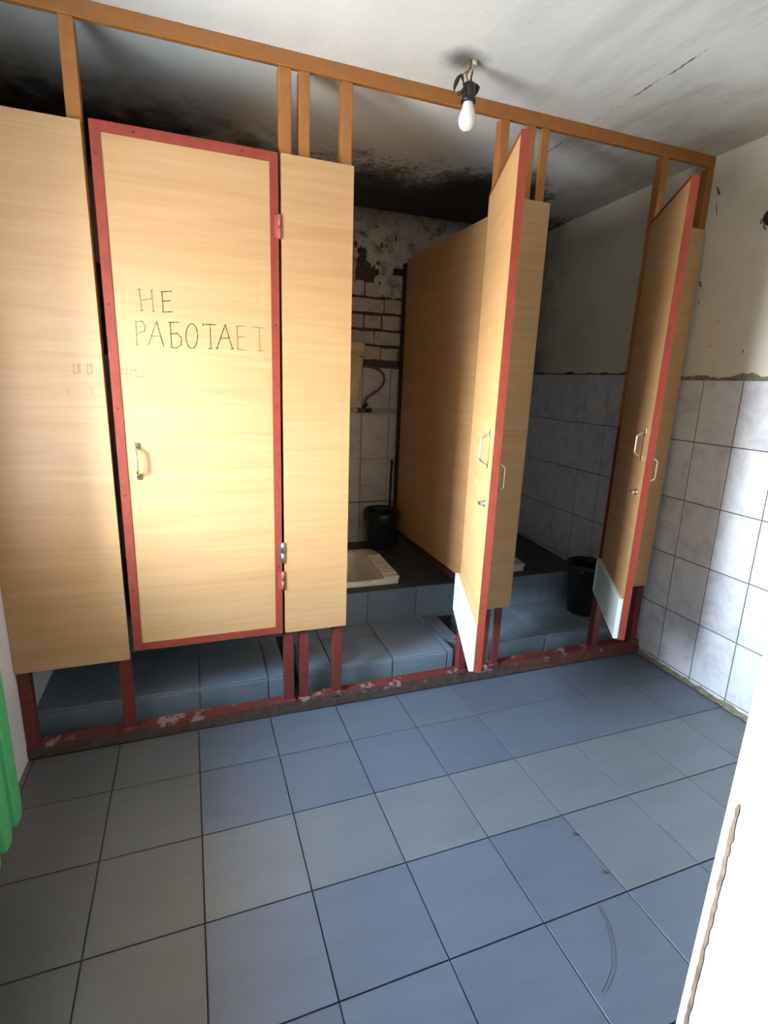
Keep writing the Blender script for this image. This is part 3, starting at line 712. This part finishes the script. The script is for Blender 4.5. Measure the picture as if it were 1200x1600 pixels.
# ------------------------------------------------------------------ bulb on wires
lx, ly = 1.282, -0.195
lb = empty('bare_bulb_lamp', (lx, ly, 2.528))
tag(lb, 'unlit white bulb in a black socket hanging by tangled wires from the ceiling', 'lamp')
obj('socket', MB().lathe([(.0, -.068), (.018, -.068), (.0215, -.072), (.0225, -.092), (.0225, -.108), (.0205, -.112), (.0255, -.115), (.0255, -.123), (.022, -.125), (.0, -.125)], (-.002, .0, 0), 24), BLACK, lb)
obj('bulb', MB().lathe([(.0, -.118), (.0165, -.119), (.0175, -.129), (.0195, -.138), (.0245, -.152), (.0288, -.165), (.0302, -.177), (.0285, -.190), (.0225, -.201), (.013, -.208), (.0, -.2105)], (-.002, .0, 0), 32), OPAL, lb)
obj('ceiling_hook', MB().tube([(.004, 0, .0), (.006, 0, -.012), (.002, 0, -.03), (-.002, 0, -.045)], [.006, .005, .004, .003], 8).tube([(.012, 0.0, .0), (.012, 0, -.014)], [.012, .009], 10), PIPE, lb)
obj('wire', MB().tube([(-.004, 0, .0), (-.009, -.003, -.018), (-.010, 0, -.034), (-.014, .002, -.048), (-.008, .002, -.058), (-.002, 0, -.070)], [.004, .005, .004, .0028, .0028, .0028], 8), WIRE, lb)
o = obj('wire', MB().tube([(.004, 0, -.020), (-.008, -.004, -.031), (-.026, -.006, -.045), (-.040, -.006, -.056)], .0026, 8), WIRE, lb); o['label'] = 'bare tan wire end'
obj('wire', MB().tube([(-.036, -.006, -.051), (-.046, -.004, -.060), (-.052, 0, -.074), (-.056, .002, -.088), (-.057, .002, -.100)], [.003, .006, .0075, .005, .0016], 8), BWIRE, lb)
obj('wire', MB().tube([(-.040, -.004, -.050), (-.032, -.002, -.054), (-.026, 0, -.066), (-.023, 0, -.080), (-.014, 0, -.082)], [.003, .005, .003, .0026, .0026], 8), BWIRE, lb)
obj('wire', MB().tube([(.006, 0, -.022), (.005, 0, -.036), (.003, 0, -.050), (.002, 0, -.066), (-.002, 0, -.072)], [.003, .004, .003, .005, .004], 8), BWIRE, lb)
obj('wire', MB().tube([(.004, 0, -.070), (.020, -.004, -.070), (.029, -.004, -.076), (.027, -.002, -.088), (.022, 0, -.098), (.019, 0, -.102)], [.004, .006, .0075, .005, .0026, .002], 8), BWIRE, lb)
obj('wire', MB().tube([(-.014, -.006, -.086), (-.026, -.010, -.092), (-.036, -.010, -.104), (-.046, -.008, -.110)], [.003, .005, .006, .007], 8), BWIRE, lb)
obj('wire', MB().tube([(-.018, -.006, -.082), (-.027, -.014, -.098), (-.024, -.014, -.112), (-.018, -.006, -.118)], .0042, 8), BWIRE, lb)

# ------------------------------------------------------------------ cistern, pipe, bucket, stick in the middle stall
cs = empty('toilet_cistern', (1.19, YB - .012, 1.32)); tag(cs, 'yellowed cream plastic cistern on the back wall of the middle stall', 'cistern')
def ringbox(x, y0, y1, z, r=.025, n=6):
    pts = []
    for cx, cy, q0 in ((x - r, y0 + r, -90), (x - .004, y1 - .004, 0), (-x + .004, y1 - .004, 90), (-x + r, y0 + r, 180)):
        rr = r if cy < (y0 + y1) / 2 else .004
        for j in range(n):
            q = math.radians(q0 + 90 * j / (n - 1)); pts.append((cx + rr * math.cos(q), cy + rr * math.sin(q), z))
    return pts
obj('tank', MB().loft([ringbox(.155, -.085, 0, .0), ringbox(.165, -.10, 0, .012), ringbox(.186, -.125, 0, .32)], True, True), CREAM, cs)
obj('lid', MB().loft([ringbox(.190, -.130, 0, .318), ringbox(.190, -.130, 0, .368), ringbox(.183, -.122, 0, .382), ringbox(.170, -.105, 0, .386)], True, True), CREAM, cs)
obj('badge', MB().box((.150, -.1255, .292), (.160, -.121, .298)).box((.163, -.1255, .292), (.172, -.121, .298)), BLACK, cs)
wp = empty('water_pipe', (1.30, YB - .03, 1.275)); tag(wp, 'cream water pipe with tap and dark hose along the back wall tiles', 'pipe')
obj('pipe', MB().tube([(-.50, 0, 0), (.338, 0, 0.004)], .011, 14), PIPE, wp)
vx = 0.115
obj('valve', MB().tube([(vx - .045, 0, 0.001), (vx + .045, 0, .001)], .0145, 14).tube([(vx - .048, 0, 0.001), (vx - .03, 0, .001)], .0175, 8, smooth=False).tube([(vx + .03, 0, 0.001), (vx + .048, 0, .001)], .0175, 8, smooth=False).tube([(vx, 0, 0), (vx, 0, .04)], .011, 10).tube([(vx + .006, -.02, .03), (vx + .012, -.035, .05)], .007, 8), VALVE, wp)
hs = []
for (x, z) in ((vx, .035), (vx + .0, .06), (vx + .012, .085), (vx + .045, .110), (vx + .085, .135), (vx + .112, .165), (vx + .124, .20), (vx + .118, .235), (vx + .090, .262), (vx + .05, .278), (vx + .0, .284), (vx - .028, .285)):
    hs.append((x, -.012 - .02 * math.sin(max(0, min(1, (z - .03) / .2)) * PI / 2), z))
obj('hose', MB().tube(hs, .0078, 10), RUBBER, wp)

def bucket(x, y, z, rb, rt, h, label, mat, liner):
    t = empty('waste_bucket', (x, y, z)); tag(t, label, 'bucket', 'waste buckets')
    obj('body', MB().lathe([(0, .004), (rb - .006, .0), (rb, .006), (rt - .006, h - .03), (rt, h - .028), (rt + .004, h - .006), (rt + .002, h), (rt - .004, h), (rt - .008, h - .03), (rb - .004, .012), (0, .010)], n=36), mat, t)
    if liner:
        rn = random.Random(4); n = 48
        prof = [(rt - .012, h - .12), (rt - .008, h - .02), (rt + .004, h + .006), (rt + .010, h - .004), (rt + .011, h - .03), (rt + .008, h - .058)]
        rings = []
        off = [rn.uniform(-1, 1) for _ in range(n)]
        for k, (r, zz) in enumerate(prof):
            rings.append([((r + .0035 * off[j] * (k > 1)) * math.cos(2 * PI * j / n), (r + .0035 * off[j] * (k > 1)) * math.sin(2 * PI * j / n), zz + (.012 * off[(j * 5) % n] if k == 5 else 0)) for j in range(n)])
        o = obj('bag', MB().loft(rings), BAG, t); o['label'] = 'black bin liner folded over the rim'
    else:
        obj('rim', MB().lathe([(rt + .003, h - .012), (rt + .008, h - .008), (rt + .008, h + .002), (rt + .001, h + .004)], n=36), mat, t)
        for s_ in (0, PI):
            obj('handle_lug', MB().box((-.012, -.004, 0), (.012, .014, .03), .003, 2), mat, t, ((rt + .001) * math.cos(s_ + .6), (rt + .001) * math.sin(s_ + .6), h - .04)).rotation_euler = (0, 0, s_ + .6 - PI / 2)
    return t
def plat(y): return 0.318 + math.tan(UP) * (y - 0.53)
bucket(1.522, 1.203, plat(1.203 - .1) + .003, .092, .113, .265, 'dark teal bucket with black bin liner in the middle stall corner', TEAL, True).rotation_euler = (UP, 0, 0)
bucket(2.575, 0.345, 0.1205, .092, .118, .318, 'black plastic bucket on the low step of the right-hand stall', BLACK, False)
st = tag(obj('stick', MB().tube([(0, 0, 0), (0.003, 0, .3), (.006, 0, .58)], .008, 10).tube([(.006, 0, .565), (.0062, 0, .59)], .0105, 10), BLACK, None, (1.622, 1.311, plat(1.311))), 'thin black stick standing upright in the corner behind the lined bucket', 'stick')

# ------------------------------------------------------------------ green radiator under the window (mostly out of frame)
rd = empty('radiator', (-0.25, -0.46, 0.15)); tag(rd, 'green cast-iron radiator at the left edge of the photo', 'radiator')
def section():
    mb = MB()
    for yo, xa, xb in ((0, -.045, .05),):
        pts = []
        hw, z0, z1 = .038, 0.0, .60
        outline = [(-hw, z0 + .035), (-hw + .006, z0 + .016), (-hw + .018, z0 + .004), (0, z0), (hw - .018, z0 + .004), (hw - .006, z0 + .016), (hw, z0 + .035), (hw, z1 - .04), (hw - .008, z1 - .016), (hw - .02, z1 - .003), (0, z1), (-hw + .02, z1 - .003), (-hw + .008, z1 - .016), (-hw, z1 - .04)]
        rings = []
        for x, s_ in ((-.05, .72), (-.046, .9), (-.034, 1.0), (.034, 1.0), (.046, .9), (.05, .72)):
            rings.append([(x, u * s_, .30 + (w - .30) * (1 - (1 - s_) * .12)) for u, w in outline])
        mb.loft(rings, True, True)
    mb.tube([(0, -.047, .06), (0, .047, .06)], .022, 14).tube([(0, -.047, .54), (0, .047, .54)], .022, 14)
    return mb
first = obj('section', section(), GREEN, rd, (0, -.043, 0))
for k in range(1, 9):
    c = first.copy(); COL.objects.link(c); c.parent = rd; c.location = (0, -.043 - .0945 * k, 0)
for zz in (.06, .54): obj('end_plug', MB().tube([(0, .0, zz), (0, .016, zz)], .024, 8, smooth=False), GREEN, rd)
for zz in (.05, .48): obj('wall_hook', MB().box((-.069, -.36, zz), (-.03, -.34, zz + .025)), GREEN, rd)

# ------------------------------------------------------------------ wire stub on the right wall, floor bits
ws = empty('wire_outlet', (XR - LEAN * 2.205, -0.315, 2.20)); tag(ws, 'black wire outlet hole with loose wire ends high on the right wall', 'outlet')
obj('box', MB().tube([(0.004, 0, 0), (-.008, 0, 0)], [.034, .030], 18), BWIRE, ws)
w = MB()
for (a, b, c) in ((.022, -.012, .012), (.006, -.040, -.012)):
    w.tube([(-.006, 0, 0), (-.022, a * .5, b * .5), (-.026, a, b), (-.016, a + c * .4, b - .012)], .0026, 6)
obj('wire', w, BWIRE, ws)
hp = [(1.388, -1.159), (1.375, -1.209), (1.345, -1.263), (1.305, -1.309), (1.272, -1.329), (1.238, -1.347)]
o = tag(obj('hair', MB().tube([(x - hp[2][0], y - hp[2][1], 0) for x, y in hp], .0009, 6), HAIR, None, (hp[2][0], hp[2][1], .0078)), 'thin dark curved hair lying on a floor tile at bottom right', 'hair')
for (x, y, lab) in ((1.483, -1.081, 'small brown crumb by a grout crossing, nearer the camera'), (1.489, -0.934, 'small brown crumb at a tile edge, nearer the stalls')):
    tag(obj('crumb', MB().lathe([(0, 0), (.005, .001), (.006, .003), (.003, .005), (0, .0055)], n=7), RUST, None, (x, y, .0065)), lab, 'crumb')
